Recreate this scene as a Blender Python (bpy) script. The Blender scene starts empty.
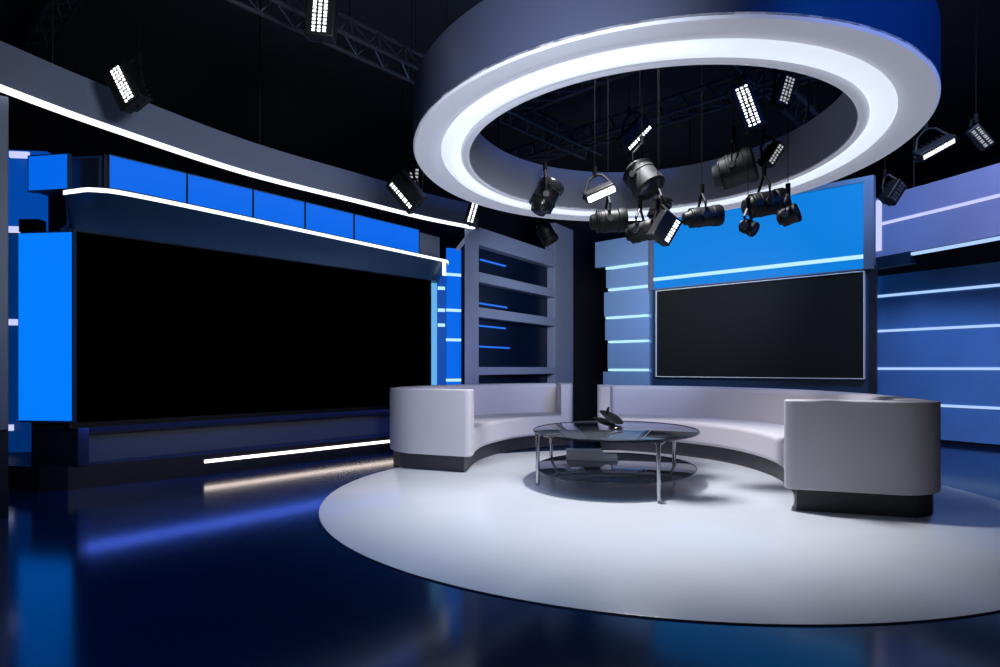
import bpy, bmesh, math, random
from mathutils import Vector, Matrix
random.seed(7)
C = bpy.context.scene.collection
SC = bpy.context.scene
PI = math.pi
EYE = 1.05                       # camera height; the photograph's horizon is at y = 368
FPX = 620.0

def at(px, py, Y):               # a point at distance Y seen at that place of the photograph
    return Vector(((px - 500) / FPX * Y, Y, EYE + (368 - py) / FPX * Y))

# ------------------------------------------------------------------ materials
def principled(name, col, rough=.5, metal=0., spec=.5, noise=0., nscale=40., coat=0., bump=0.):
    m = bpy.data.materials.new(name); m.use_nodes = True
    nt = m.node_tree; b = nt.nodes['Principled BSDF']
    b.inputs['Base Color'].default_value = (*col, 1)
    b.inputs['Roughness'].default_value = rough
    b.inputs['Metallic'].default_value = metal
    b.inputs['Specular IOR Level'].default_value = spec
    if coat:
        b.inputs['Coat Weight'].default_value = coat
        b.inputs['Coat Roughness'].default_value = .05
    if noise or bump:
        tc = nt.nodes.new('ShaderNodeTexCoord')
        nz = nt.nodes.new('ShaderNodeTexNoise'); nz.inputs['Scale'].default_value = nscale
        nz.inputs['Detail'].default_value = 4
        nt.links.new(tc.outputs['Object'], nz.inputs['Vector'])
        if noise:
            mx = nt.nodes.new('ShaderNodeMixRGB'); mx.blend_type = 'MULTIPLY'
            mx.inputs['Color1'].default_value = (*col, 1)
            rp = nt.nodes.new('ShaderNodeMapRange')
            rp.inputs['To Min'].default_value = 1 - noise; rp.inputs['To Max'].default_value = 1 + noise
            nt.links.new(nz.outputs['Fac'], rp.inputs['Value'])
            nt.links.new(rp.outputs['Result'], mx.inputs['Color2'])
            mx.inputs['Fac'].default_value = 1
            nt.links.new(mx.outputs['Color'], b.inputs['Base Color'])
        if bump:
            bp = nt.nodes.new('ShaderNodeBump'); bp.inputs['Strength'].default_value = bump
            bp.inputs['Distance'].default_value = .002
            nt.links.new(nz.outputs['Fac'], bp.inputs['Height'])
            nt.links.new(bp.outputs['Normal'], b.inputs['Normal'])
    return m

def emitter(name, col, strength, base=.02, rough=.4):
    m = bpy.data.materials.new(name); m.use_nodes = True
    b = m.node_tree.nodes['Principled BSDF']
    b.inputs['Base Color'].default_value = (*[base*(.25+.75*c) for c in col], 1)
    b.inputs['Roughness'].default_value = rough
    b.inputs['Specular IOR Level'].default_value = .12
    b.inputs['Emission Color'].default_value = (*col, 1)
    b.inputs['Emission Strength'].default_value = strength
    return m

def tinted_glass(name, tint, gloss_rough=.02):
    m = bpy.data.materials.new(name); m.use_nodes = True
    nt = m.node_tree; nt.nodes.clear()
    out = nt.nodes.new('ShaderNodeOutputMaterial')
    tr = nt.nodes.new('ShaderNodeBsdfTransparent'); tr.inputs['Color'].default_value = (*tint, 1)
    gl = nt.nodes.new('ShaderNodeBsdfGlossy'); gl.inputs['Roughness'].default_value = gloss_rough
    gl.inputs['Color'].default_value = (.9, .93, 1, 1)
    fr = nt.nodes.new('ShaderNodeFresnel'); fr.inputs['IOR'].default_value = 1.5
    mx = nt.nodes.new('ShaderNodeMixShader')
    nt.links.new(fr.outputs['Fac'], mx.inputs['Fac'])
    df = nt.nodes.new('ShaderNodeBsdfDiffuse'); df.inputs['Color'].default_value = (.30, .32, .35, 1)  # grey mixed in for the light the glass reflects
    m2 = nt.nodes.new('ShaderNodeMixShader'); m2.inputs['Fac'].default_value = .22
    nt.links.new(tr.outputs['BSDF'], m2.inputs[1]); nt.links.new(df.outputs['BSDF'], m2.inputs[2])
    nt.links.new(m2.outputs['Shader'], mx.inputs[1]); nt.links.new(gl.outputs['BSDF'], mx.inputs[2])
    nt.links.new(mx.outputs['Shader'], out.inputs['Surface'])
    return m

M = dict(
    floor=principled('polished navy floor', (.003, .020, .070), .13, spec=.62, noise=.25, nscale=1.5),
    disc=principled('white gloss floor disc', (.74, .76, .81), .22, spec=.5, noise=.03, nscale=3),
    disc_edge=principled('dark disc edge', (.02, .025, .04), .4),
    ceiling=principled('black ceiling', (.006, .009, .016), .9, noise=.6, nscale=.8),
    wall=principled('black drape wall', (.004, .005, .010), .9, noise=.4, nscale=2),
    truss=principled('dark truss steel', (.022, .026, .036), .5, metal=.3, noise=.3),
    black=principled('black metal housing', (.0045, .0045, .005), .5, spec=.25, noise=.3),
    rod=principled('matt black rod', (.004, .004, .005), .85, spec=.1, noise=.2),
    blackgloss=principled('black gloss plastic', (.01, .01, .012), .2, noise=.2),
    can=principled('worn dark grey can', (.016, .016, .018), .6, noise=.5, nscale=12),
    lens=principled('lamp glass lens', (.03, .032, .04), .06, spec=.8),
    fabric=principled('pale grey upholstery', (.60, .565, .60), .8, spec=.25, noise=.06, nscale=220, bump=.25),
    plinth=principled('charcoal sofa plinth', (.035, .035, .042), .45, noise=.1),
    setgrey=principled('satin blue grey set panel', (.125, .145, .205), .42, noise=.05, nscale=3),
    basegrey=principled('dark satin grey wall base', (.045, .05, .06), .4, noise=.05, nscale=3),
    recess=principled('dark blue recess glass', (.002, .008, .030), .3, spec=.2, noise=.2, nscale=2),
    bezelblack=principled('black bezel', (.002, .002, .003), .5, spec=.2, noise=.1),
    setlilac=principled('satin lilac grey set panel', (.25, .26, .42), .45, noise=.05, nscale=3),
    shelfgrey=principled('satin grey shelving', (.30, .33, .46), .45, noise=.05, nscale=3),
    setnavy=principled('navy set housing', (.013, .04, .10), .4, noise=.1, nscale=2),
    setdark=principled('near black set panel', (.006, .010, .022), .35, noise=.1, nscale=2),
    platform=principled('dark stage platform', (.010, .012, .022), .4, noise=.15, spec=.3, nscale=2),
    screenblack=principled('black glass video screen', (.0003, .0003, .0004), .6, spec=.0, noise=.1),
    screengrey=principled('charcoal monitor glass', (.0145, .0138, .013), .5, spec=.08, noise=.1),
    bezel=principled('pale monitor bezel', (.85, .84, .80), .4, noise=.05),
    chrome=principled('chrome', (.62, .63, .66), .14, metal=1., noise=.04),
    glass=tinted_glass('smoked table glass', (.42, .45, .49)),
    glassedge=principled('dark glass rim', (.02, .024, .03), .12, spec=.7, noise=.1),
    paper=principled('white paper', (.88, .89, .90), .6, noise=.03),
    bluewall=principled('translucent blue wall panel', (.13, .29, .60), .3, spec=.5, noise=.25, nscale=1.6),
    bluestep=principled('pale blue step panel', (.22, .34, .56), .4, noise=.06, nscale=3),
    ringgrey=principled('ring satin shell', (.055, .065, .115), .4, noise=.04, nscale=2),
    ringinner=principled('ring inner satin shell', (.27, .285, .35), .45, noise=.04, nscale=2),
    ringlip=principled('ring white lip', (.78, .79, .84), .45, noise=.02, nscale=3),
    led=emitter('white led strip', (.88, .92, 1.), 1.7),
    ledlilac=emitter('lilac white led strip', (.58, .61, 1.), 1.05),
    ledcool=emitter('cool white led strip', (.50, .85, 1.), 1.05),
    ledwarm=emitter('warm white led strip', (1., .84, .74), 3.5),
    ledsoft=emitter('pale blue led strip', (.42, .62, 1.), 1.05),
    reflbar=emitter('blue reflection bar', (.02, .14, .7), 1.2),
    ledblue=emitter('blue led strip', (.08, .18, 1.), 8.5),
    ring=emitter('ring light diffuser', (.82, .89, 1.), .82, base=.8),
    flangeglow=emitter('ring flange with added glow', (.80, .83, .95), .19, base=.82),
    dot=emitter('led dot', (.95, .97, 1.), 3.),
    dotdim=emitter('dim led dot', (.85, .88, .95), .5),
    tube=emitter('bright tube', (1., 1., 1.), 9.),
    bluebox=emitter('blue light box face', (.0, .205, 1.), .98, base=.03),
    bluepanel=emitter('blue light panel face', (.0, .150, .90), .9, base=.03),
    blueheader=emitter('blue header face with added glow', (.0, .22, .76), .92, base=.05),
    blueback=emitter('blue backdrop face', (.0, .08, .50), .75, base=.03),
    bluedeep=emitter('deep blue backdrop face', (.0, .035, .20), .7, base=.03),
    bluepale=emitter('pale blue glow face', (.14, .50, .95), .85, base=.1),
)

# ------------------------------------------------------------------ mesh helpers
class MB:
    def __init__(s): s.bm = bmesh.new()
    def box(s, c, size, rot=None):
        vs = []
        for dx in (-.5, .5):
            for dy in (-.5, .5):
                for dz in (-.5, .5):
                    v = Vector((dx*size[0], dy*size[1], dz*size[2]))
                    if rot is not None: v = rot @ v
                    vs.append(s.bm.verts.new(Vector(c) + v))
        for f in ((0,1,3,2),(4,6,7,5),(0,4,5,1),(2,3,7,6),(0,2,6,4),(1,5,7,3)):
            s.bm.faces.new([vs[i] for i in f])
        return s
    def wallbox(s, a, b, z0, z1, back, front=0.):
        """box standing along plan line a-b; 'back' metres behind the line (left of a->b), 'front' before it"""
        a = Vector((a[0], a[1])); b = Vector((b[0], b[1]))
        d = (b - a).normalized(); n = Vector((-d.y, d.x))
        q = [a - n*front, b - n*front, b + n*back, a + n*back]
        return s.prism(q, z0, z1)
    def prism(s, pts, z0, z1):
        lo = [s.bm.verts.new((p[0], p[1], z0)) for p in pts]
        hi = [s.bm.verts.new((p[0], p[1], z1)) for p in pts]
        n = len(pts)
        for i in range(n):
            j = (i+1) % n
            s.bm.faces.new((lo[i], lo[j], hi[j], hi[i]))
        s.bm.faces.new(hi); s.bm.faces.new(lo[::-1])
        return s
    def strip(s, inner, outer, z0, z1):
        """solid between two plan curves of equal length"""
        n = len(inner)
        V = lambda p, z: s.bm.verts.new((p[0], p[1], z))
        il = [V(p, z0) for p in inner]; ih = [V(p, z1) for p in inner]
        ol = [V(p, z0) for p in outer]; oh = [V(p, z1) for p in outer]
        for i in range(n-1):
            j = i+1
            s.bm.faces.new((ih[i], ih[j], oh[j], oh[i])); s.bm.faces.new((il[j], il[i], ol[i], ol[j]))
            s.bm.faces.new((il[i], il[j], ih[j], ih[i])); s.bm.faces.new((ol[j], ol[i], oh[i], oh[j]))
        s.bm.faces.new((il[0], ih[0], oh[0], ol[0])); s.bm.faces.new((il[-1], ol[-1], oh[-1], ih[-1]))
        return s
    def tube(s, path, r, seg=10, caps=True):
        path = [Vector(p) for p in path]; rings = []
        for i, p in enumerate(path):
            t = (path[min(i+1, len(path)-1)] - path[max(i-1, 0)]).normalized()
            a = t.cross(Vector((0, 0, 1)))
            if a.length < 1e-3: a = t.cross(Vector((1, 0, 0)))
            a.normalize(); b = t.cross(a)
            rr = r[i] if isinstance(r, (list, tuple)) else r
            rings.append([s.bm.verts.new(p + a*rr*math.cos(2*PI*k/seg) + b*rr*math.sin(2*PI*k/seg)) for k in range(seg)])
        for i in range(len(rings)-1):
            for k in range(seg):
                l = (k+1) % seg
                s.bm.faces.new((rings[i][k], rings[i][l], rings[i+1][l], rings[i+1][k]))
        if caps:
            s.bm.faces.new(rings[0][::-1]); s.bm.faces.new(rings[-1])
        return s
    def lathe(s, prof, origin=(0,0,0), rot=None, seg=32, closed=False, sx=1., sy=1.):
        """prof: (radius, height) pairs about local z"""
        o = Vector(origin); rings = []
        for (r, h) in prof:
            ring = []
            for k in range(seg):
                v = Vector((r*sx*math.cos(2*PI*k/seg), r*sy*math.sin(2*PI*k/seg), h))
                if rot is not None: v = rot @ v
                ring.append(s.bm.verts.new(o + v))
            rings.append(ring)
        m = len(rings)
        for i in range(m if closed else m-1):
            a, b = rings[i], rings[(i+1) % m]
            for k in range(seg):
                l = (k+1) % seg
                s.bm.faces.new((a[k], a[l], b[l], b[k]))
        if not closed:
            s.bm.faces.new(rings[0][::-1]); s.bm.faces.new(rings[-1])
        return s
    def build(s, name, mat, parent=None, bevel=0., smooth=True, seg=3):
        bmesh.ops.remove_doubles(s.bm, verts=s.bm.verts, dist=1e-6)
        bmesh.ops.recalc_face_normals(s.bm, faces=s.bm.faces)
        me = bpy.data.meshes.new(name)
        off = Vector((0, 0, 0))
        if parent is None:                       # origin at the thing's own base
            vs = [v.co for v in s.bm.verts]
            off = Vector(((min(v.x for v in vs)+max(v.x for v in vs))/2, (min(v.y for v in vs)+max(v.y for v in vs))/2, min(v.z for v in vs)))
        else:
            off = parent_origin(parent)
        for v in s.bm.verts: v.co = v.co - off
        s.bm.to_mesh(me); s.bm.free()
        o = bpy.data.objects.new(name, me); C.objects.link(o)
        if parent is None: o.location = off
        else: o.parent = parent
        me.materials.append(M[mat])
        if smooth:
            for p in me.polygons: p.use_smooth = True
            me.set_sharp_from_angle(angle=math.radians(38))
        if bevel:
            b = o.modifiers.new('edge', 'BEVEL'); b.width = bevel; b.segments = seg
            b.limit_method = 'ANGLE'; b.angle_limit = math.radians(50); b.harden_normals = False
        return o

def parent_origin(p):
    """world origin of a parent chain (no rotations used on parents)"""
    v = Vector((0, 0, 0))
    while p is not None:
        v = v + p.location; p = p.parent
    return v

def tag(o, label=None, cat=None, group=None, kind=None):
    if label: o['label'] = label
    if cat: o['category'] = cat
    if group: o['group'] = group
    if kind: o['kind'] = kind
    return o

def thing(name, loc, label, cat, group=None):
    o = bpy.data.objects.new(name, None); C.objects.link(o)
    o.empty_display_size = .1; o.location = loc
    return tag(o, label, cat, group, 'thing')

def struct(o): o['kind'] = 'structure'; return o

def spline(pts, n):
    """Catmull-Rom through plan points, n samples, evenly along the length"""
    P = [Vector((p[0], p[1])) for p in pts]
    P = [P[0]*2 - P[1]] + P + [P[-1]*2 - P[-2]]
    fine = []
    for i in range(1, len(P)-2):
        for k in range(40):
            t = k/40
            a, b, c, d = P[i-1:i+3]
            fine.append(.5*((2*b) + (c-a)*t + (2*a-5*b+4*c-d)*t*t + (3*b-a-3*c+d)*t**3))
    fine.append(P[-2])
    L = [0.]
    for i in range(1, len(fine)): L.append(L[-1] + (fine[i]-fine[i-1]).length)
    out = []; j = 0
    for k in range(n):
        s_ = L[-1]*k/(n-1)
        while j < len(L)-2 and L[j+1] < s_: j += 1
        f = (s_-L[j])/max(L[j+1]-L[j], 1e-9)
        out.append(fine[j].lerp(fine[j+1], min(max(f, 0), 1)))
    return out

def offset(curve, d):
    out = []
    for i, p in enumerate(curve):
        t = (curve[min(i+1, len(curve)-1)] - curve[max(i-1, 0)]).normalized()
        out.append(p + Vector((-t.y, t.x))*d)
    return out

# ------------------------------------------------------------------ room shell
X0, X1, Y0, Y1, ZC = -8.5, 9.0, -3.0, 13.0, 4.9
struct(MB().box(((X0+X1)/2, (Y0+Y1)/2, -.05), (X1-X0+.4, Y1-Y0+.4, .1)).build('floor', 'floor', smooth=False))
struct(MB().box(((X0+X1)/2, (Y0+Y1)/2, ZC+.05), (X1-X0+.4, Y1-Y0+.4, .1)).build('ceiling', 'ceiling', smooth=False))
struct(MB().box((X0-.1, (Y0+Y1)/2, ZC/2), (.2, Y1-Y0+.4, ZC)).build('wall_left', 'wall', smooth=False))
struct(MB().box((X1+.1, (Y0+Y1)/2, ZC/2), (.2, Y1-Y0+.4, ZC)).build('wall_right', 'wall', smooth=False))
struct(MB().box(((X0+X1)/2, Y1+.1, ZC/2), (X1-X0, .2, ZC)).build('wall_back', 'wall', smooth=False))
struct(MB().box(((X0+X1)/2, Y0-.1, ZC/2), (X1-X0, .2, ZC)).build('wall_front', 'wall', smooth=False))

# ------------------------------------------------------------------ white floor disc
DC, DR = Vector((1.27, 5.2)), 2.68
t = thing('floor_disc', (DC.x, DC.y, 0), 'large round white glossy floor disc under the sofas and table', 'stage floor')
MB().lathe([(DR-.01, 0.), (DR, 0.), (DR, .006), (DR-.01, .006)], (DC.x, DC.y, 0), seg=160).build('edge_band', 'disc_edge', t)
MB().lathe([(DR-.003, .0065), (DR-.006, .008)], (DC.x, DC.y, 0), seg=160).build('gloss_top', 'disc', t)
ZD = .008

# ------------------------------------------------------------------ sofas
def make_sofa(name, label, inner, outer, seat_w, r_near, r_far, arm_near=.26, arm_far=.21, top=.79):
    N = 90
    ci, co = spline(inner, N), spline(outer, N)
    L = sum((ci[i+1]-ci[i]).length for i in range(N-1))*.5 + sum((co[i+1]-co[i]).length for i in range(N-1))*.5
    base = thing(name, ((ci[0].x+co[-1].x)/2, (ci[N//2].y+co[N//2].y)/2, ZD), label, 'sofa')
    def pt(tt, s):
        f = min(max(tt, 0), 1)*(N-1); i = min(int(f), N-2); f -= i
        a = ci[i].lerp(ci[i+1], f); b = co[i].lerp(co[i+1], f)
        return a.lerp(b, s)
    def lims(tt, w=1.0):
        d0, d1 = tt*L, (1-tt)*L
        hi = 1.; lo = 0.
        for d, R in ((d0, r_near), (d1, r_far)):
            if d < R: hi = min(hi, 1 - (R - math.sqrt(max(R*R-(R-d)**2, 0)))/1.0)
            r = .07
            if d < r: lo = max(lo, r - math.sqrt(max(r*r-(r-d)**2, 0)))
        return lo, hi
    def ts(a, b):
        n = max(6, int((b-a)*L/.05)); out = []
        for i in range(n+1):
            u = i/n
            if a <= 0 and (b-a)*L < 1: u = u**1.8
            elif b >= 1 and (b-a)*L < 1: u = 1-(1-u)**1.8
            out.append(a+(b-a)*u)
        return out
    def piece(a, b, s0, s1, z0, z1, nm, mat, bev, ins=0.):
        inn, out = [], []
        for tt in ts(a, b):
            lo, hi = lims(tt)
            inn.append(pt(tt, max(s0, lo) + ins)); out.append(pt(tt, min(s1, hi) - ins))
        return MB().strip(inn, out, z0, z1).build(nm, mat, base, bevel=bev, seg=4)
    ta, tb = arm_near/L, 1-arm_far/L
    e = .05/L
    # plinth: whole footprint drawn in a little
    inn, out = [], []
    n = 100
    for i in range(n+1):
        u = i/n; tt = e + (1-2*e)*(u + .0)
        lo, hi = lims(tt)
        inn.append(pt(tt, lo+.075)); out.append(pt(tt, hi-.045))
    MB().strip(inn, out, ZD, ZD+.165).build('plinth', 'plinth', base)
    piece(ta*.6, 1-(1-tb)*.6, 0.0, seat_w+.06, ZD+.16, ZD+.415, 'seat', 'fabric', .045)
    piece(ta-.004, tb+.004, seat_w, 1., ZD+.16, ZD+top-.002, 'backrest', 'fabric', .055)
    piece(0, ta, 0., 1., ZD+.16, ZD+top, 'arm', 'fabric', .055)
    piece(tb, 1, 0., 1., ZD+.16, ZD+top, 'arm', 'fabric', .055)
    return base

make_sofa('curved_sofa', 'smaller pale grey curved sofa beside the large black video wall',
          [(-.29, 6.12), (-.16, 7.0), (.17, 7.72), (.6, 8.12), (.97, 8.3)],
          [(-1.27, 6.52), (-1.13, 7.45), (-.52, 8.42), (.25, 8.98), (1.06, 9.16)], .72, .42, .16, top=.825)
make_sofa('curved_sofa', 'longer pale grey curved sofa in front of the framed charcoal screen',
          [(2.07, 4.52), (2.40, 5.22), (2.56, 6.0), (2.44, 6.8), (1.98, 7.45), (1.25, 7.95)],
          [(3.10, 4.18), (3.38, 5.1), (3.5, 6.1), (3.3, 7.15), (2.62, 8.2), (1.40, 8.92)], .74, .36, .16, top=.805)

# ------------------------------------------------------------------ coffee table
TC = Vector((1.07, 5.76))
tb = thing('coffee_table', (TC.x, TC.y, ZD), 'oval two-tier smoked glass coffee table with thin chrome legs', 'coffee table')
rz = Matrix.Rotation(math.radians(-18), 3, 'Z')
TA, TB = .745, .92
def oval(z0, z1, a, b, nm, mat, rim):
    g = MB().lathe([(1-.012, z0), (1., z0+.004), (1., z1-.004), (1-.012, z1)], (TC.x, TC.y, 0), rz, 96, sx=a, sy=b).build(nm, mat, tb)
    MB().lathe([(1.001, z0-.001), (1.008, z0+.003), (1.008, z1-.003), (1.001, z1+.001)], (TC.x, TC.y, 0), rz, 96, closed=True, sx=a, sy=b).build(rim, 'glassedge', g)
oval(.466, .484, TA, TB, 'glass_top', 'glass', 'top_rim')
oval(.130, .145, TA*.97, TB*.97, 'glass_shelf', 'glass', 'shelf_rim')
for (x, y) in ((.335, 5.50), (1.235, 4.83), (1.60, 5.70), (.52, 6.3)):
    MB().tube([(x, y, ZD), (x, y, .468)], .017, 14).tube([(x, y, .455), (x, y, .466)], .03, 14).build('leg', 'chrome', tb)
MB().tube([(.335, 5.5, .44), (.52, 6.3, .44)], .008).build('cross_bar', 'chrome', tb)
MB().tube([(1.235, 4.83, .44), (1.60, 5.70, .44)], .008).build('cross_bar', 'chrome', tb)

# black folded ornament on the table
oc = at(609, 431, 5.75); oc.z = .486
orn = thing('table_ornament', oc, 'black leaf-shaped ornament lying on the glass table top', 'ornament')
def leaf(a, b, width, thick, nm, face, sag):
    """pointed blade from a to b; 'face' is the way its flat side leans"""
    a, b = Vector(a), Vector(b); d = b-a
    up = (Vector(face) - d*(Vector(face).dot(d)/d.length_squared)).normalized(); side = d.cross(up).normalized()
    mb = MB(); n = 14; rows = []
    for i in range(n+1):
        u = i/n; w = width*max(math.sin(PI*min(.04+u*.90, 1))**.8, .03)
        c = a + d*u - Vector((0, 0, 1))*sag*math.sin(PI*u)
        rows.append([mb.bm.verts.new(c + side*w*q + up*(thick*h_ + .35*w*q*q)) for q, h_ in ((-1, 0), (-.5, 1), (0, 1.3), (.5, 1), (1, 0), (.5, -1), (0, -1.3), (-.5, -1))])
    for i in range(n):
        for k in range(8):
            l = (k+1) % 8
            mb.bm.faces.new((rows[i][k], rows[i][l], rows[i+1][l], rows[i+1][k]))
    mb.bm.faces.new(rows[0][::-1]); mb.bm.faces.new(rows[-1])
    mb.build(nm, 'blackgloss', orn)
o = oc
leaf((o.x-.085, o.y, o.z+.165), (o.x+.125, o.y-.02, o.z+.052), .055, .008, 'leaf_blade', (.25, -.75, .55), .015)
leaf((o.x-.14, o.y+.03, o.z+.10), (o.x+.06, o.y+.02, o.z+.03), .040, .007, 'leaf_blade', (.2, -.7, .6), .01)
leaf((o.x-.03, o.y-.005, o.z+.135), (o.x+.0, o.y, o.z+.205), .016, .006, 'leaf_tip', (.3, -.9, .1), .0)
MB().lathe([(.05, 0), (.07, .004), (.06, .02), (.02, .035)], (o.x+.06, o.y-.01, o.z), seg=24).build('foot', 'blackgloss', orn)

# papers on the lower shelf
pc = at(589, 449, 6.25)
def slab(nm, label, cx, cy, z, w, d, h, ang, grp):
    r = Matrix.Rotation(math.radians(ang), 3, 'Z')
    o = thing(nm, (cx, cy, z), label, 'book', grp)
    MB().box((cx, cy, z+h/2), (w*.985, d*.97, h*.7), r).build('page_block', 'paper', o)
    MB().box((cx, cy, z+h*.93), (w, d, h*.14), r).box((cx, cy, z+h*.07), (w, d, h*.14), r).build('cover', 'paper', o)
slab('white_book', 'wide thin white book lying on the glass shelf of the table', pc.x+.02, 6.2, .146, .50, .30, .03, -8, 'white books on the table shelf')
slab('white_book', 'smaller white book resting on the wide white book under the glass top', pc.x-.05, 6.22, .1765, .36, .24, .05, -4, 'white books on the table shelf')

# ------------------------------------------------------------------ stage platform and left video wall
SL, SR = Vector((-3.66, 5.3)), Vector((-.943, 8.35))
sd = (SR-SL).normalized(); sn = Vector((-sd.y, sd.x))       # sn points away from the viewer
plat = thing('stage_platform', (-3.2, 7.5, 0), 'low dark stage platform with a warm light strip, under the video wall', 'platform')
pl = [(-5.2, 5.55), (-4.5, 5.46), (-3.95, 5.30), (-3.72, 5.34), (-2.9, 6.08), (-1.0, 8.2), (-1.9, 9.0), (-6.2, 9.0)]
MB().prism(pl, 0, .20).build('riser', 'platform', plat, smooth=False)
lo = [Vector(p) for p in [(-2.9+.0, 6.08), (-1.0, 8.2)]]
ld = (lo[1]-lo[0]).normalized(); ln = Vector((-ld.y, ld.x))
MB().wallbox(lo[0], lo[1], .118, .148, 0, .012).build('light_strip', 'ledwarm', plat, smooth=False)

vw = thing('video_wall', ((SL.x+SR.x)/2, (SL.y+SR.y)/2, .2), 'huge black video wall screen beneath the curved canopy', 'screen')
MB().wallbox(SL-sd*.0, SR, .58, 2.22, .06).build('screen', 'screenblack', vw, smooth=False)
MB().wallbox(SL-sd*.02, SR+sd*.015, .532, .58, .004, .012).wallbox(SL-sd*.02, SR+sd*.015, 2.22, 2.235, .06, .01).wallbox(SL-sd*.025, SL, .555, 2.235, .06, .01).wallbox(SR, SR+sd*.015, .555, 2.235, .06, .01).build('bezel', 'bezelblack', vw, smooth=False)
bl = spline([SL+sd*.03+sn*.14, SL+sd*.3+sn*.22, SL+sd*2+sn*.24, SR+sd*.1+sn*.24], 24)
MB().strip(bl, offset(bl, .12), .2, .9).build('wall_base', 'basegrey', vw)
MB().wallbox(SL+sn*.065, SR+sn*.065, .56, 2.3, .3).build('back_cabinet', 'setdark', vw, smooth=False)
MB().wallbox(SL+sd*.05+sn*.005, SR-sd*.05+sn*.005, .535, .553, .125).build('added_glow_strip', 'ledblue', vw, smooth=False)  # added strip, hidden from view, for the blue band mirrored in the floor
MB().wallbox(SL+sn*.135, SR+sn*.135, .465, .553, .012).build('added_glow_shield', 'bezelblack', vw, smooth=False)  # added lip that keeps the strip's light off the wall base

# bright blue light box at the near end of the video wall
a, b = at(18.5, 300, 5.33), at(71.5, 300, 5.27)
lb = thing('tall_light_box', ((a.x+b.x)/2, 5.35, .2), 'tall bright blue light box standing at the end of the video wall', 'light box')
MB().wallbox(a, b, .60, 2.205, .03).build('glowing_face', 'bluebox', lb, smooth=False)
MB().wallbox(a-Vector((.012, 0, 0)), b+Vector((.0, .0, 0)), .58, 2.225, .05, -.031).wallbox(b+Vector((.002, 0, 0)), b+Vector((.016, 0, 0)), .58, 2.225, .04).build('casing', 'setnavy', lb, smooth=False)
MB().wallbox(a+Vector((.05, .08, 0)), b+Vector((0, .08, 0)), .2, .58, .12).build('stand', 'setdark', lb, smooth=False)
MB().box((at(30, 224, 5.37).x, 5.40, 2.282), (.17, .10, .112)).build('top_block', 'screenblack', lb, bevel=.006)

# canopy above the video wall: sloping cove from the light strip down to the top of the screen
cano = thing('canopy', (-2.2, 6.8, 2.2), 'curved dark blue canopy with a white light strip above the video wall', 'canopy')
top = spline([(-3.63, 5.16), (-3.50, 5.11), (-3.30, 5.08), (-3.0, 5.34), (-1.9, 6.85), (-1.05, 8.02), (-.82, 8.34), (-.72, 8.50), (-.74, 8.72)], 70)
bot = spline([(-3.70, 5.34), (-3.66, 5.32), (-3.58, 5.36), (-3.3, 5.66), (-2.25, 6.83), (-1.2, 8.0), (-.93, 8.30), (-.86, 8.42), (-.86, 8.70)], 70)
mb = MB(); n = 8; rows = []
for k in range(n+1):
    u = k/n
    f = u + .12*math.sin(PI*u)
    rows.append([mb.bm.verts.new((*(top[i].lerp(bot[i], f)), 2.49 - .262*u)) for i in range(70)])
bk = [mb.bm.verts.new((*(bot[i] + sn*.10), 2.228)) for i in range(70)]
bt = [mb.bm.verts.new((*(top[i].lerp(bot[i], .9) + sn*.12), 2.49)) for i in range(70)]
rows = rows + [bk, bt]
for r in range(len(rows)):
    A, B = rows[r], rows[(r+1) % len(rows)]
    for i in range(69): mb.bm.faces.new((A[i], A[i+1], B[i+1], B[i]))
mb.bm.faces.new([r[0] for r in rows]); mb.bm.faces.new([r[-1] for r in rows][::-1])
mb.build('cove_fascia', 'setnavy', cano)
MB().strip(offset(top, -.006), offset(top, .05), 2.492, 2.525).build('light_strip', 'led', cano)
p0, p1 = at(443.5, 262, 8.36), at(446, 262, 8.40)
MB().wallbox(p0, p1, 2.30, 2.49, .02).build('light_strip', 'led', cano, smooth=False)
mb = MB(); mb.strip(offset(top, .09), offset(top, .34), 2.4905, 2.56); mb.build('ledge', 'setdark', cano)
# band that carries the light panels
PLa, PRa = Vector((-3.40, 5.36)), Vector((-1.085, 8.30))
pd = (PRa-PLa).normalized(); pn = Vector((-pd.y, pd.x))
MB().wallbox(PLa+pn*.05, PRa+pn*.05, 2.56, 2.91, .22).build('panel_band', 'setdark', cano, smooth=False)
MB().wallbox(PRa+pd*.02, PRa+pd*.42+pn*.02, 2.56, 2.87, .2).build('end_block', 'setgrey', cano, smooth=False)
aa, bb = at(69, 170, 5.42), at(108, 170, 5.42)
MB().wallbox((aa.x, 5.46), (bb.x, 5.42), 2.56, 2.91, .2).build('end_block', 'setnavy', cano, smooth=False)

def lightpanel(a, b, z0, z1, label, grp, mat='bluepanel'):
    a, b = Vector((a[0], a[1])), Vector((b[0], b[1])); d = (b-a).normalized(); nn = Vector((-d.y, d.x))
    o = thing('canopy_light_box', ((a.x+b.x)/2, (a.y+b.y)/2, z0), label, 'light panel', grp)
    MB().wallbox(a+d*.006, b-d*.006, z0+.01, z1-.01, .03).build('glowing_face', mat, o, smooth=False)
    mbx = MB()
    mbx.wallbox(a, b, z0, z0+.009, .045, .004).wallbox(a, b, z1-.009, z1, .045, .004)
    mbx.wallbox(a, a+d*.005, z0+.01, z1-.01, .045, .004).wallbox(b-d*.005, b, z0+.01, z1-.01, .045, .004)
    mbx.build('frame', 'setnavy', o, smooth=False)
    return o
def on_line(px, A, d):                                       # where a sight line crosses a plan line
    k = (px-500)/FPX
    s_ = (k*A.y - A.x)/(d.x - k*d.y)
    return A + d*s_
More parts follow.
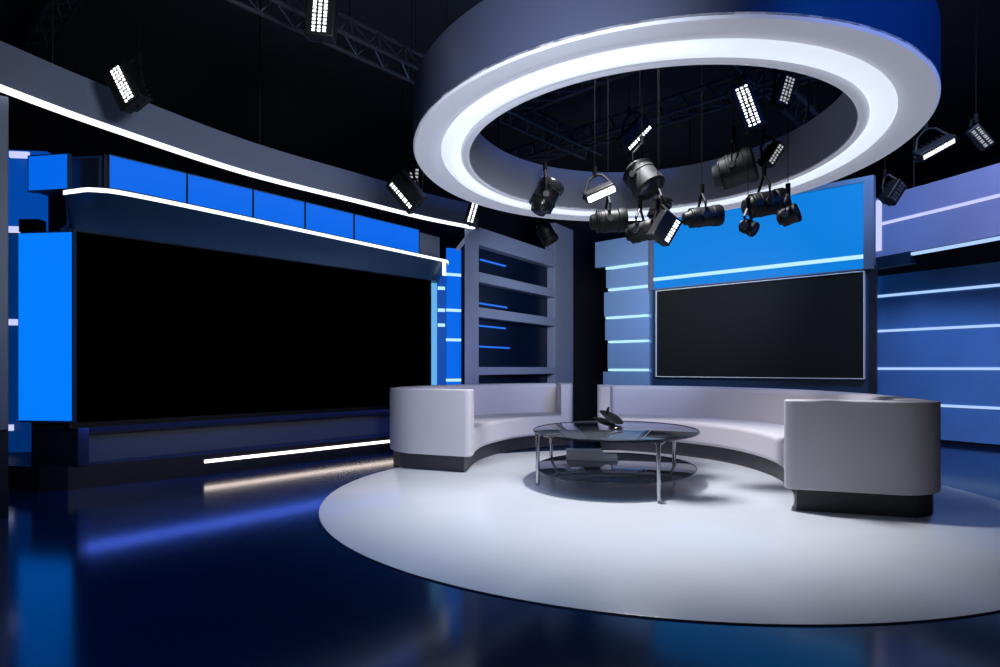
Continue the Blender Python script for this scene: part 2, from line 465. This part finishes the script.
for (x0, x1, w) in ((109, 186.5, 'first and widest blue light panel of the canopy row, over the screen\'s near end'),
                 (187.5, 252.5, 'second blue light panel of the canopy row, counted from its widest one'),
                 (253.5, 304.5, 'third and middle blue light panel of the row of five on the canopy'),
                 (305.5, 353.5, 'fourth blue light panel of the canopy row, between the middle and last ones'),
                 (354.5, 419, 'last blue light panel of the canopy row, next to the grey end block')):
    lightpanel(on_line(x0, PLa, pd), on_line(x1, PLa, pd), 2.575, 2.905, w, 'blue light panels along the canopy')
a, b = at(28, 170, 5.40), at(68, 170, 5.33)
o = lightpanel(a, b, 2.585, 2.90, 'small squarish blue light panel beyond the dark end of the canopy', None)
MB().wallbox((a.x+.02, a.y+.05), (b.x+.2, b.y+.08), 2.60, 2.88, .15).build('mounting_box', 'setdark', o, smooth=False)

# blue backdrop with light strips behind the light box
bp = thing('backdrop_display', (-5.0, 6.3, 0), 'blue backdrop panel with pale horizontal strips behind the tall light box', 'backdrop panel')
A_, B_ = Vector((-5.35, 6.2)), Vector((-4.60, 6.30))
MB().wallbox(A_, B_, 2.02+.43, 3.25, .08).build('upper_panel', 'blueback', bp, smooth=False)
MB().wallbox(A_, B_, 0., 2.4, .08).build('lower_panel', 'bluedeep', bp, smooth=False)
MB().wallbox(B_+Vector((.01, .0)), B_+Vector((.30, .02)), 0., 2.8, .08).build('side_panel', 'setnavy', bp, smooth=False)
for (px, py, qx) in ((9, 154, 28), (2, 229, 22), (-6, 322, 16), (-6, 428, 12)):
    c = at(px, py, 6.17); e_ = at(qx, py, 6.19)
    MB().wallbox(c, e_, c.z-.03, c.z+.03, .03).build('light_strip', 'ledlilac', bp, smooth=False)

# left pillar
plr = thing('set_pillar', (-3.6, 4.3, 0), 'slim grey set pillar under the near end of the curved fascia', 'pillar')
q0, q1 = at(-22, 300, 4.2), at(8.5, 300, 4.3)
q2, q3 = q1*1.06, q0*1.06 - Vector((.1, 0, 0))
MB().prism([q0, q1, q2, q3], .62, 2.93).build('shaft', 'setgrey', plr, bevel=.006)
MB().prism([q0*1.01, q1*1.01, q2, q3], 0, .619).build('dark_foot', 'setdark', plr, smooth=False)  # near-black lower block stands in for the pillar's fade into dark

# curved high fascia with edge light
fas = thing('curved_fascia', (-2.4, 6.2, 2.94), 'long curved grey overhead fascia with a white light edge above the canopy', 'fascia')
fc = spline([(-3.70, 3.35), (-3.39, 4.2), (-3.08, 4.92), (-2.45, 6.07), (-1.58, 7.12), (-.95, 7.86), (-.34, 8.42)], 60)
MB().strip(fc, offset(fc, .12), 2.975, 3.27).build('band', 'setgrey', fas)
MB().strip(offset(fc, -.004), offset(fc, .05), 2.942, 2.973).build('light_strip', 'led', fas)
for i in (12, 30, 48):
    p = fc[i] + Vector((-.04, .05))
    MB().tube([(p.x, p.y, 3.26), (p.x, p.y, ZC)], .008).build('hanger', 'black', fas)
p0, p1 = at(472, 231, 8.36), at(457, 250, 8.36)
MB().tube([p0, p1], .028, 8).build('end_bracket', 'shelfgrey', fas)

# blue light column between the video wall and the shelving
col = thing('light_column', (-.75, 8.6, 0), 'narrow blue light column with short white bars between video wall and shelving', 'light column')
def vbar(x0, x1, Y, Yb, z0, z1, nm, mat, th=.03):
    a, b = at(x0, 300, Y), at(x1, 300, Yb)
    MB().wallbox(a, b, z0, z1, th).build(nm, mat, col, smooth=False)
vbar(431, 437, 8.50, 8.55, .21, 2.22, 'glow_panel', 'bluepale')
vbar(437.3, 446, 8.62, 8.66, 0, 2.42, 'spine_panel', 'blueback')
prev = 2.75
for zc in (2.36, 1.86, 1.445, .88):
    vbar(447, 461.5, 8.66, 8.76, zc+.025, prev-.02, 'blue_panel', 'bluepanel')
    vbar(446.5, 461.5, 8.655, 8.755, zc-.02, zc+.02, 'light_bar', 'ledcool', .02)
    prev = zc
vbar(447, 461.5, 8.66, 8.76, 0, .855, 'blue_panel', 'bluepanel')
for py in (288, 310, 325):
    c = at(440, py, 8.6)
    vbar(438, 445, 8.6, 8.63, c.z-.022, c.z+.022, 'light_bar', 'ledcool', .018)
vbar(461.7, 465.5, 8.74, 8.78, 0, 2.8, 'edge_panel', 'setnavy', .05)

# ------------------------------------------------------------------ open shelving
HL, HO, HR, HE = Vector((-.478, 8.41)), Vector((-.295, 8.70)), Vector((.945, 10.65)), Vector((1.33, 11.25))
hd = (HR-HO).normalized(); hn = Vector((-hd.y, hd.x))
sh = thing('open_shelving', (.4, 9.9, 0), 'tall grey open shelving frame with dark glossy recesses behind the smaller sofa', 'shelving')
MB().prism([HL, HO, HO+hn*.2, HL*1.02], 0, 3.0).build('post', 'shelfgrey', sh, bevel=.008)
MB().wallbox(HR, HE, 0, 3.55, .2).build('post', 'shelfgrey', sh, bevel=.008)
for (z0, z1) in ((2.78, 3.03), (2.26, 2.40), (1.766, 1.906), (.95, 1.064), (0, .12)):
    MB().wallbox(HO+hd*.001, HR-hd*.001, z0, z1, .145).build('shelf', 'shelfgrey', sh, bevel=.006)
MB().wallbox(HO+hn*.15, HR+hn*.15, .1, 2.8, .03).build('back_panel', 'recess', sh, smooth=False)
for (z, f0, f1) in ((1.985, .0, .42), (1.66, .08, .40), (1.36, .0, .45), (2.62, .1, .4)):
    MB().wallbox(HO.lerp(HR, f0)+hn*.13, HO.lerp(HR, f1)+hn*.13, z-.012, z+.012, .015).build('reflection_bar', 'reflbar', sh, smooth=False)  # glowing bars stand for blue reflections in the recess glass

# ------------------------------------------------------------------ rear screen, header, stepped panels
RR, RL = Vector((4.40, 7.5)), Vector((2.386, 9.43))
rd = (RL-RR).normalized(); rn = Vector((rd.y, -rd.x))          # rn away from the viewer
def rbox(mb, a, b, z0, z1, back, front=0.):                     # a,b given viewer-left to viewer-right
    return mb.wallbox(a, b, z0, z1, back, front)
rs = thing('framed_screen', (3.4, 8.5, 0), 'charcoal wall screen with a thin pale frame behind the longer sofa', 'screen')
zb, zt = .925, 2.215
rbox(MB(), RL, RR, zb, zt, .04).build('screen', 'screengrey', rs, smooth=False)
w = .010
mb = MB()
rbox(mb, RL+rd*w, RR-rd*w, zt, zt+w, .04, .02); rbox(mb, RL+rd*w, RR-rd*w, zb-w, zb, .04, .02)
rbox(mb, RL+rd*w, RL, zb, zt, .04, .02); rbox(mb, RR, RR-rd*w, zb, zt, .04, .02)
mb.build('pale_frame', 'bezel', rs, smooth=False)
rbox(MB(), RL+rd*.10, RR-rd*.12, 0, 2.30, .12, -.045).build('surround', 'setnavy', rs, smooth=False)
rbox(MB(), RR-rd*.05, RR-rd*.13, 0, 2.28, .08, -.02).build('side_post', 'setdark', rs, smooth=False)

hp = thing('header_panel', (3.4, 8.5, 2.3), 'big bright blue header panel above the framed screen', 'light panel')
e0, e1 = RL+rd*.05+rn*.0, RR-rd*.0
rbox(MB(), e0, e1, 2.425, 3.30, .05).build('glowing_face', 'blueheader', hp, smooth=False)  # even glow in the face stands for blue light falling on it
rbox(MB(), e0, e1, 2.255, 2.375, .05).build('lower_band', 'blueheader', hp, smooth=False)
rbox(MB(), e0+rd*0, e1, 2.378, 2.422, .05, .02).build('light_strip', 'ledcool', hp, smooth=False)
mb = MB(); rbox(mb, e1, e1-rd*.11, 2.24, 3.36, .08, .02); rbox(mb, e0+rd*.09, e0, 2.24, 3.36, .08, .02)
rbox(mb, e0, e1, 3.30, 3.36, .08, .02); rbox(mb, e0, e1, 2.24, 2.254, .08, .01)
mb.build('frame', 'setgrey', hp, smooth=False)
for f in (.2, .8):
    p = e0.lerp(e1, f) + rn*.04
    MB().tube([(p.x, p.y, 3.34), (p.x, p.y, ZC)], .012).build('hanger', 'black', hp)

st = thing('step_panel_column', (2.0, 9.8, 0), 'stepped column of pale blue panels and light bars beside the framed screen', 'wall panel')
RA = RL+rd*.16
def rline(px): return on_line(px, RL, rd)
steps = [(595, 2.70, 3.12), (606, 2.345, 2.63), (604, 1.89, 2.28), (605, 1.50, 1.83), (607.5, 1.05, 1.44), (603, 0., .99)]
for (px, z0, z1) in steps:
    rbox(MB(), rline(px), rline(649)-rd*.0, z0, z1, .10).build('step_panel', 'bluestep', st, bevel=.004)
for (px, z) in ((606, 2.665), (608.5, 2.312), (606, 1.86), (608.5, 1.47), (608.5, 1.02)):
    rbox(MB(), rline(px), rline(647.5), z-.019, z+.019, .04, .012).build('light_bar', 'ledcool', st, smooth=False)
rbox(MB(), rline(609), rline(649), 0, 3.1, .06, -.12).build('spine', 'bluestep', st, smooth=False)

# ------------------------------------------------------------------ right walls
WL, WR = Vector((5.45, 9.6)), Vector((7.1, 6.95))
wd = (WR-WL).normalized()
rw = thing('striped_wall_panel', (6.3, 8.3, 0), 'wide low blue wall panel with four pale light lines behind the longer sofa', 'wall panel')
MB().wallbox(WL, WR, .06, 2.42, .08).build('panel', 'bluewall', rw, smooth=False)
for (z, f) in ((2.12, .02), (1.60, .02), (1.04, .02), (.53, .02)):
    MB().wallbox(WL.lerp(WR, f), WR, z-.018, z+.018, .02, .012).build('light_strip', 'ledsoft', rw, smooth=False)
MB().wallbox(WL, WR, 0, .06, .06, -.02).build('kick_board', 'setdark', rw, smooth=False)

UL, UM, UR = Vector((5.2, 8.6)), Vector((5.72, 7.1)), Vector((6.05, 5.7))
uc = spline([UL, UM, UR], 30)
uf = thing('lilac_fascia', (5.7, 7.2, 2.5), 'lilac overhead fascia with glowing lines above the striped wall panel', 'fascia')
MB().strip(uc, offset(uc, .12), 2.58, 3.40).build('band', 'setlilac', uf)
MB().strip(offset(uc, -.012), offset(uc, .02), 3.005, 3.045).build('light_strip', 'ledlilac', uf)
MB().strip(offset(uc, -.004)[5:], offset(uc, .05)[5:], 2.525, 2.56).build('light_strip', 'ledsoft', uf)
MB().wallbox(UL+Vector((-.01, .0)), uc[1], 2.66, 3.36, .0, .014).build('light_strip', 'ledlilac', uf, smooth=False)
MB().strip(offset(uc, -.01)[:6], offset(uc, .1)[:6], 2.42, 2.578).build('end_bracket', 'setdark', uf, smooth=False)
for i in (5, 22):
    p = uc[i] + Vector((.05, .02))
    MB().tube([(p.x, p.y, 3.39), (p.x, p.y, ZC)], .008).build('hanger', 'black', uf)

# ------------------------------------------------------------------ ring light
RC, RO, RI, RZ, RH = Vector((1.21, 5.1)), 2.10, 1.615, 2.75, .42
KX = .905                                                   # the ring is slightly oval: narrower across than deep
ring = thing('ring_light', (RC.x, RC.y, RZ), 'huge white glowing ring light hanging over the round floor disc', 'ring light')
o3 = (RC.x, RC.y, 0)
def rlathe(pts, nm, mat):
    MB().lathe(pts, o3, seg=160, closed=True, sx=KX).build(nm, mat, ring)
rlathe([(RO-.02, RZ+.012), (RO, RZ+.012), (RO, RZ+RH), (RO-.02, RZ+RH)], 'outer_shell', 'ringgrey')
rlathe([(RI, RZ+.012), (RI+.02, RZ+.012), (RI+.02, RZ+RH), (RI, RZ+RH)], 'inner_shell', 'ringinner')
rlathe([(RI+.02, RZ+RH-.02), (RO-.02, RZ+RH-.02), (RO-.02, RZ+RH), (RI+.02, RZ+RH)], 'top_cover', 'black')
# white underside; its flanges carry a weak added glow in place of bounced light
def prof(pts, th=.012):
    return [(r, z) for r, z in pts] + [(r, z+th) for r, z in reversed(pts)]
dp = .022
outer_p = [(RO, RZ+.012), (RO-.014, RZ)] + [(1.975 - .115*(k/8), RZ + dp*(k/8)**1.6) for k in range(9)]
inner_p = [(1.692 - .042*(1-k/8), RZ + dp*(k/8)**1.6) for k in range(8, -1, -1)] + [(RI+.012, RZ), (RI, RZ+.012)]
rlathe(prof(outer_p), 'outer_flange', 'flangeglow')
rlathe(prof(inner_p), 'inner_flange', 'flangeglow')
rlathe(prof([(1.859, RZ+dp), (1.83, RZ-.006), (1.772, RZ-.018), (1.72, RZ-.006), (1.693, RZ+dp)]), 'diffuser', 'ring')
for k in range(6):
    an = 2*PI*k/6 + .3
    x, y = RC.x+1.85*KX*math.cos(an), RC.y+1.85*math.sin(an)
    MB().tube([(x, y, RZ+RH), (x, y, ZC)], .008, 6).build('hanger', 'black', ring)

# ------------------------------------------------------------------ trusses
def truss(c, d, half, label, size=.26):
    c, d = Vector(c), Vector((d[0], d[1], 0)).normalized()
    side = Vector((-d.y, d.x, 0)); o = thing('lighting_truss', c, label, 'truss', None)
    ch = [(-.5, 0), (.5, 0), (0, .9)]
    P = lambda s_, k: c + d*s_ + side*ch[k][0]*size + Vector((0, 0, ch[k][1]*size))
    for k in range(3):
        MB().tube([P(-half, k), P(half, k)], .022, 8).build('chord', 'truss', o)
    mb = MB(); n = int(2*half/.32)
    for i in range(n):
        s0, s1 = -half + 2*half*i/n, -half + 2*half*(i+1)/n
        sm = (s0+s1)/2
        for k in (0, 1):
            mb.tube([P(s0, k), P(sm, 2)], .010, 5); mb.tube([P(sm, 2), P(s1, k)], .010, 5)
        mb.tube([P(s0, 0), P(s1, 1)], .010, 5)
    mb.build('lacing', 'truss', o)
    for s_ in (-half*.7, 0, half*.7):
        p = P(s_, 2)
        MB().tube([p, (p.x, p.y, ZC)], .008, 6).build('hanger', 'black', o)
lw, rwd = (sd.x, sd.y), (-.722, .692)
truss((1.29, 8.0, 4.0), rwd, 2.6, 'dark lighting truss seen lowest through the ring, beyond its centre')
truss((1.15, 6.4, 4.1), rwd, 2.4, 'dark lighting truss crossing above the middle of the ring')
truss((-1.37, 5.66, 4.0), lw, 4.0, 'dark lighting truss over the open floor between the ring and the video wall')
truss((2.9, 6.7, 4.15), lw, 3.0, 'dark lighting truss above the ring running towards the framed screen')
truss((-2.9, 4.6, 4.35), rwd, 2.6, 'dark lighting truss in the shadows above the curved fascia', .2)

# ------------------------------------------------------------------ hanging fixtures
def frame3(ang, tilt):
    """long axis at 'ang' (degrees, up from the viewer's right), face looking towards the set's open side and down by 'tilt'"""
    e1 = Vector((math.cos(math.radians(ang)), 0, math.sin(math.radians(ang))))
    nrm = Vector((0, -math.cos(math.radians(tilt)), -math.sin(math.radians(tilt))))
    nrm = (nrm - e1*nrm.dot(e1)).normalized()
    e2 = nrm.cross(e1)
    return Matrix((e1, e2, -nrm)).transposed()          # local x long, y across, +z backwards
def hanger_part(o, top, r=.009):
    MB().tube([top, (top.x, top.y, ZC)], r*.35, 6).tube([(top.x, top.y, top.z-.02), (top.x, top.y, top.z+.07)], .02, 8).build('hanger', 'rod', o)
def led_panel(px, py, Y, ang, L, W, label, tilt=35, rows=3, cols=10, dot='dot', fill=.8, dots_off=0., nm='led_panel_light', tube=False):
    c = at(px, py, Y); R = frame3(ang, tilt)
    o = thing(nm, c, label, 'stage light', 'studio stage lights')
    hs = MB().box(c + R @ Vector((0, 0, .05)), (L, W, .10), R).build('housing', 'black', o, bevel=.012)
    if tube:
        MB().tube([c + R @ Vector((-L*.46, 0, -.012)), c + R @ Vector((L*.46, 0, -.012))], W*.28, 10).build('tube_lamp', dot, hs)
    else:
        mb = MB(); w_ = W*fill
        px_, py_ = L*.86/cols, w_/rows
        for i in range(cols):
            for j in range(rows):
                jx = random.uniform(-.12, .12)*px_
                mb.box(c + R @ Vector((-L*.43 + px_*(i+.5) + jx, -w_/2 + py_*(j+.5) + dots_off*W, -.004)), (px_*.5, py_*.55, .008), R)
        a_ = mb.build('led_array', dot, hs, smooth=False)
    # fins on the back and a U yoke
    mb = MB()
    for i in range(7): mb.box(c + R @ Vector((-L*.4 + L*.8*i/6, 0, .125)), (.010, W*.8, .05), R)
    mb.build('cooling_fins', 'black', hs, smooth=False)
    top = c + R @ Vector((0, 0, .16)) + Vector((0, 0, max(L*abs(math.sin(math.radians(ang))), W)*.5 + .08))
    l_ = c + R @ Vector((-L*.5-.012, 0, .06)); r_ = c + R @ Vector((L*.5+.012, 0, .06))
    MB().tube([l_, l_.lerp(top, .75) + (l_-c)*.25, top, r_.lerp(top, .75) + (r_-c)*.25, r_], .012, 8).build('yoke', 'black', o)
    hanger_part(o, top)
    return o
led_panel(121, 85, 4.5, -64, .30, .22, fill=.42, label= 'angled black LED panel light hanging in front of the curved fascia\'s near half', dots_off=.06)
led_panel(320, 12, 4.2, 86, .32, .20, fill=.55, label= 'upright LED panel light beside the truss, cut by the photo\'s top edge', rows=3, cols=11)
led_panel(404, 192, 6.0, -50, .36, .24, label= 'tilted LED panel light overlapping the far half of the curved fascia', rows=1, fill=.26, dots_off=-.2)
led_panel(414, 177, 6.35, 86, .22, .18, label= 'dimmer LED panel light half hidden just behind the tilted fascia light', rows=2, cols=5, fill=.6, dot='dotdim')
led_panel(474, 213, 7.3, 74, .28, .17, label= 'small LED panel light above the far end of the curved fascia', rows=2, fill=.5, dots_off=.1)
led_panel(637, 134, 6.35, 46, .38, .18, label= 'slanted LED batten light inside the ring, above the grey can light', rows=1, fill=.3, dots_off=-.28)
led_panel(748, 106, 5.4, -70, .42, .19, fill=.6, label= 'largest LED panel light in the ring opening, brightly dotted', rows=3, cols=13)
led_panel(787, 90, 5.4, 74, .27, .14, fill=.65, label= 'upright LED panel light beside the largest one, near the ring\'s inner rim', rows=3, cols=8, dot='dotdim')
led_panel(776, 154, 5.55, 58, .22, .10, label= 'smallest LED light in the ring opening, close above its inner wall', rows=2, cols=7, fill=.6, dot='dotdim')
led_panel(601, 194, 5.5, 24, .27, .09, 'glowing white tube light shining in the middle of the ring opening', dot='tube', tube=True, nm='tube_light')
led_panel(939, 149, 6.3, 29, .42, .10, 'slanted white LED bar outside the ring above the lilac fascia', rows=1, cols=14, fill=.75)
led_panel(982, 137, 6.3, -48, .26, .12, label= 'dim LED panel light past the slanted white LED bar', rows=2, cols=9, dot='dotdim')
led_panel(898, 192, 6.6, 58, .25, .15, label= 'unlit LED panel light hanging before the lilac fascia', rows=2, cols=6, dot='lens', fill=.5)
led_panel(668, 228, 5.1, 60, .24, .19, label= 'LED panel light lowest in the cluster before the blue header', rows=1, cols=8, fill=.35, dots_off=-.25)

def par_can(px, py, Y, ang, R_, L, label, tilt=15, mat='black', nm='barrel_spotlight', lensmat='lens', twist=0., barn=False):
    """barrel lamp lying along 'ang' in the view, its mouth turned by twist towards the viewer"""
    c = at(px, py, Y)
    ax = Vector((math.cos(math.radians(ang)), -math.sin(math.radians(twist)), math.sin(math.radians(ang)) - .0)).normalized()
    zq = ax.to_track_quat('Z', 'Y').to_matrix()
    o = thing(nm, c, label, 'stage light', 'studio stage lights')
    h = L/2
    br = MB().lathe([(R_*.42, -h), (R_*.62, -h*.94), (R_*.72, -h*.7), (R_*.95, -h*.55), (R_, -h*.3), (R_, -h*.25), (R_*1.05, -h*.22), (R_*1.05, -h*.12), (R_, -h*.1), (R_, h*.5), (R_*1.08, h*.55), (R_*1.08, h*.9), (R_*.98, h), (R_*.86, h), (R_*.84, h*.8)], c, zq, 28).build('barrel', mat, o)
    MB().lathe([(R_*.83, h*.81), (R_*.6, h*.88), (R_*.25, h*.92), (.002, h*.93)], c, zq, 28).build('lens', lensmat, br)
    mb = MB()
    for k in range(5):
        zz = -h*.62 + k*h*.11
        mb.lathe([(R_*.75, zz), (R_*1.02, zz), (R_*1.02, zz+h*.03), (R_*.75, zz+h*.03)], c, zq, 20, closed=True)
    mb.build('vent_rings', 'black', br)
    side = ax.cross(Vector((0, 1, 0)))
    s_ = ax.cross(Vector((0, 0, 1)))
    if s_.length < .2: s_ = Vector((0, 1, 0))
    s_.normalize()
    top = c + Vector((0, 0, R_*1.9+.05))
    l_, r_ = c + s_*R_*1.12, c - s_*R_*1.12
    MB().tube([l_, l_ + Vector((0, 0, R_*1.3)), top, r_ + Vector((0, 0, R_*1.3)), r_], .012, 8).build('yoke', 'black', o)
    for q in (l_, r_):
        MB().tube([q - s_*.02, q + s_*.02], .03, 10).build('tilt_knob', 'can', o)
    if barn:
        mb = MB()
        for k in range(4):
            an = PI/2*k
            u = zq @ Vector((math.cos(an), math.sin(an), 0)); v = zq @ Vector((-math.sin(an), math.cos(an), 0))
            rot = Matrix((v, (ax*.8+u*.6).normalized(), v.cross((ax*.8+u*.6).normalized()))).transposed()
            mb.box(c + ax*(h*1.0+R_*.45) + u*R_*1.35, (R_*1.7, R_*1.1, .008), rot)
        mb.build('barn_doors', 'black', o, smooth=False)
    hanger_part(o, top, .007)
    return o
par_can(545, 198, 6.0, 62, .12, .34, 'glossy dark capsule spotlight inside the ring, nearest to its shelving side', mat='blackgloss')
par_can(546, 233, 7.6, -60, .10, .28, 'small dark spotlight in front of the shelving\'s top opening', mat='black')
par_can(608, 221, 5.8, 4, .105, .34, 'wide black barrel spotlight directly below the glowing tube light', tilt=0)
par_can(640, 232, 5.4, 8, .085, .25, 'small black spotlight between the wide barrel and the low cluster panel', twist=40)
par_can(642, 178, 5.95, -62, .15, .32, 'big dark grey can light beneath the slanted LED batten', mat='can', twist=25)
par_can(659, 211, 5.65, 66, .085, .24, 'upright black spotlight at the top of the cluster before the blue header', mat='blackgloss')
par_can(702, 217, 5.4, 6, .085, .34, 'level black barrel spotlight in front of the header, beside the cluster')
par_can(734, 170, 5.75, 14, .15, .38, 'large dark round lamp with barn doors under the largest LED panel', mat='can', twist=30, barn=False)
par_can(764, 204, 5.2, 10, .10, .36, 'tilted black barrel spotlight before the header, with two little spots nearby')
par_can(748, 227, 4.8, -40, .055, .13, 'little round black spotlight hanging just below the tilted barrel spotlight', twist=50)
par_can(788, 216, 4.85, 20, .07, .16, 'little round black spotlight at the header side nearest the lilac fascia', twist=50)

# ------------------------------------------------------------------ lamps
def area(name, loc, target, size, power, col=(1, 1, 1), spread=180, size_y=None):
    l = bpy.data.lights.new(name, 'AREA'); l.energy = power; l.color = col; l.size = size
    l.spread = math.radians(spread)
    if size_y: l.shape = 'RECTANGLE'; l.size_y = size_y
    o = bpy.data.objects.new(name, l); C.objects.link(o); o.location = loc
    o.rotation_euler = (Vector(target)-Vector(loc)).to_track_quat('-Z', 'Y').to_euler()
    return o
def spot(name, loc, target, power, angle, blend=.4, col=(1, 1, 1), r=.08):
    l = bpy.data.lights.new(name, 'SPOT'); l.energy = power; l.color = col
    l.spot_size = math.radians(angle); l.spot_blend = blend; l.shadow_soft_size = r
    o = bpy.data.objects.new(name, l); C.objects.link(o); o.location = loc
    o.rotation_euler = (Vector(target)-Vector(loc)).to_track_quat('-Z', 'Y').to_euler()
    return o
# key from the lamps in the ring, straight down on the set
spot('ring_key_lamp', (1.12, 5.40, 4.55), (1.12, 5.40, 0), 1080, 72, .7, (.93, .95, 1.), .16)
spot('sofa_spot_lamp', (1.0, 4.9, 2.2), (2.6, 6.8, .4), 70, 75, .9, (1, .93, .96), .12)
spot('sofa_spot_lamp', (1.0, 5.2, 2.2), (-.1, 8.0, .4), 85, 70, .9, (1, .93, .96), .12)
# added washes without a fixture, brightening the set walls and the front
area('added_rear_wash', (1.5, 6.9, 2.3), (2.0, 10.0, 2.35), .6, 32, (.68, .81, 1.), 120)
area('added_front_fill', (-1.6, -2.0, 1.9), (.2, 6, .8), 2.0, 7, (.85, .88, 1.), 120)
area('added_wall_wash', (.6, 1.2, 2.4), (-2.4, 7.6, 2.5), .7, 42, (.8, .87, 1.), 80)
area('added_side_wash', (4.0, 5.0, 4.5), (6.3, 8.2, 1.4), 1.4, 95, (.42, .55, 1.), 110)
# blue wash on the ring's shell, the header and the dark floor
spot('blue_wash_lamp', (3.3, .3, 3.3), (2.4, 3.2, 3.05), 560, 50, .9, (.004, .17, 1.), .2)
spot('header_wash_lamp', (3.6, 6.6, 4.2), (4.1, 8.1, 3.1), 90, 80, .8, (.02, .42, 1.), .2)
spot('added_floor_blue', (-2.2, 1.6, 4.6), (-1.7, 3.6, 0), 190, 85, 1., (.02, .32, 1.), .3)  # added to turn the dark floor bluer; no fixture hangs there
area('added_ceiling_wash', (0, 7.0, 3.6), (-.5, 5, 4.9), .5, 7, (.3, .45, 1.))  # added uplight so the trusses and ceiling show faintly

w = bpy.data.worlds.new('studio'); SC.world = w; w.use_nodes = True
w.node_tree.nodes['Background'].inputs[0].default_value = (.05, .08, .16, 1)
w.node_tree.nodes['Background'].inputs[1].default_value = .05

# ------------------------------------------------------------------ camera
cd = bpy.data.cameras.new('camera'); cd.sensor_width = 36; cd.lens = 36*FPX/1000
cd.shift_y = (368-333.5)/1000; cd.clip_start = .05
cam = bpy.data.objects.new('camera', cd); C.objects.link(cam)
cam.location = (0, 0, EYE); cam.rotation_euler = (PI/2, 0, 0)
SC.camera = cam
SC.view_settings.view_transform = 'Standard'; SC.view_settings.look = 'None'
SC.view_settings.exposure = 0.; SC.view_settings.gamma = 1.
SC.view_settings.use_curve_mapping = False
SC.cycles.use_denoising = True
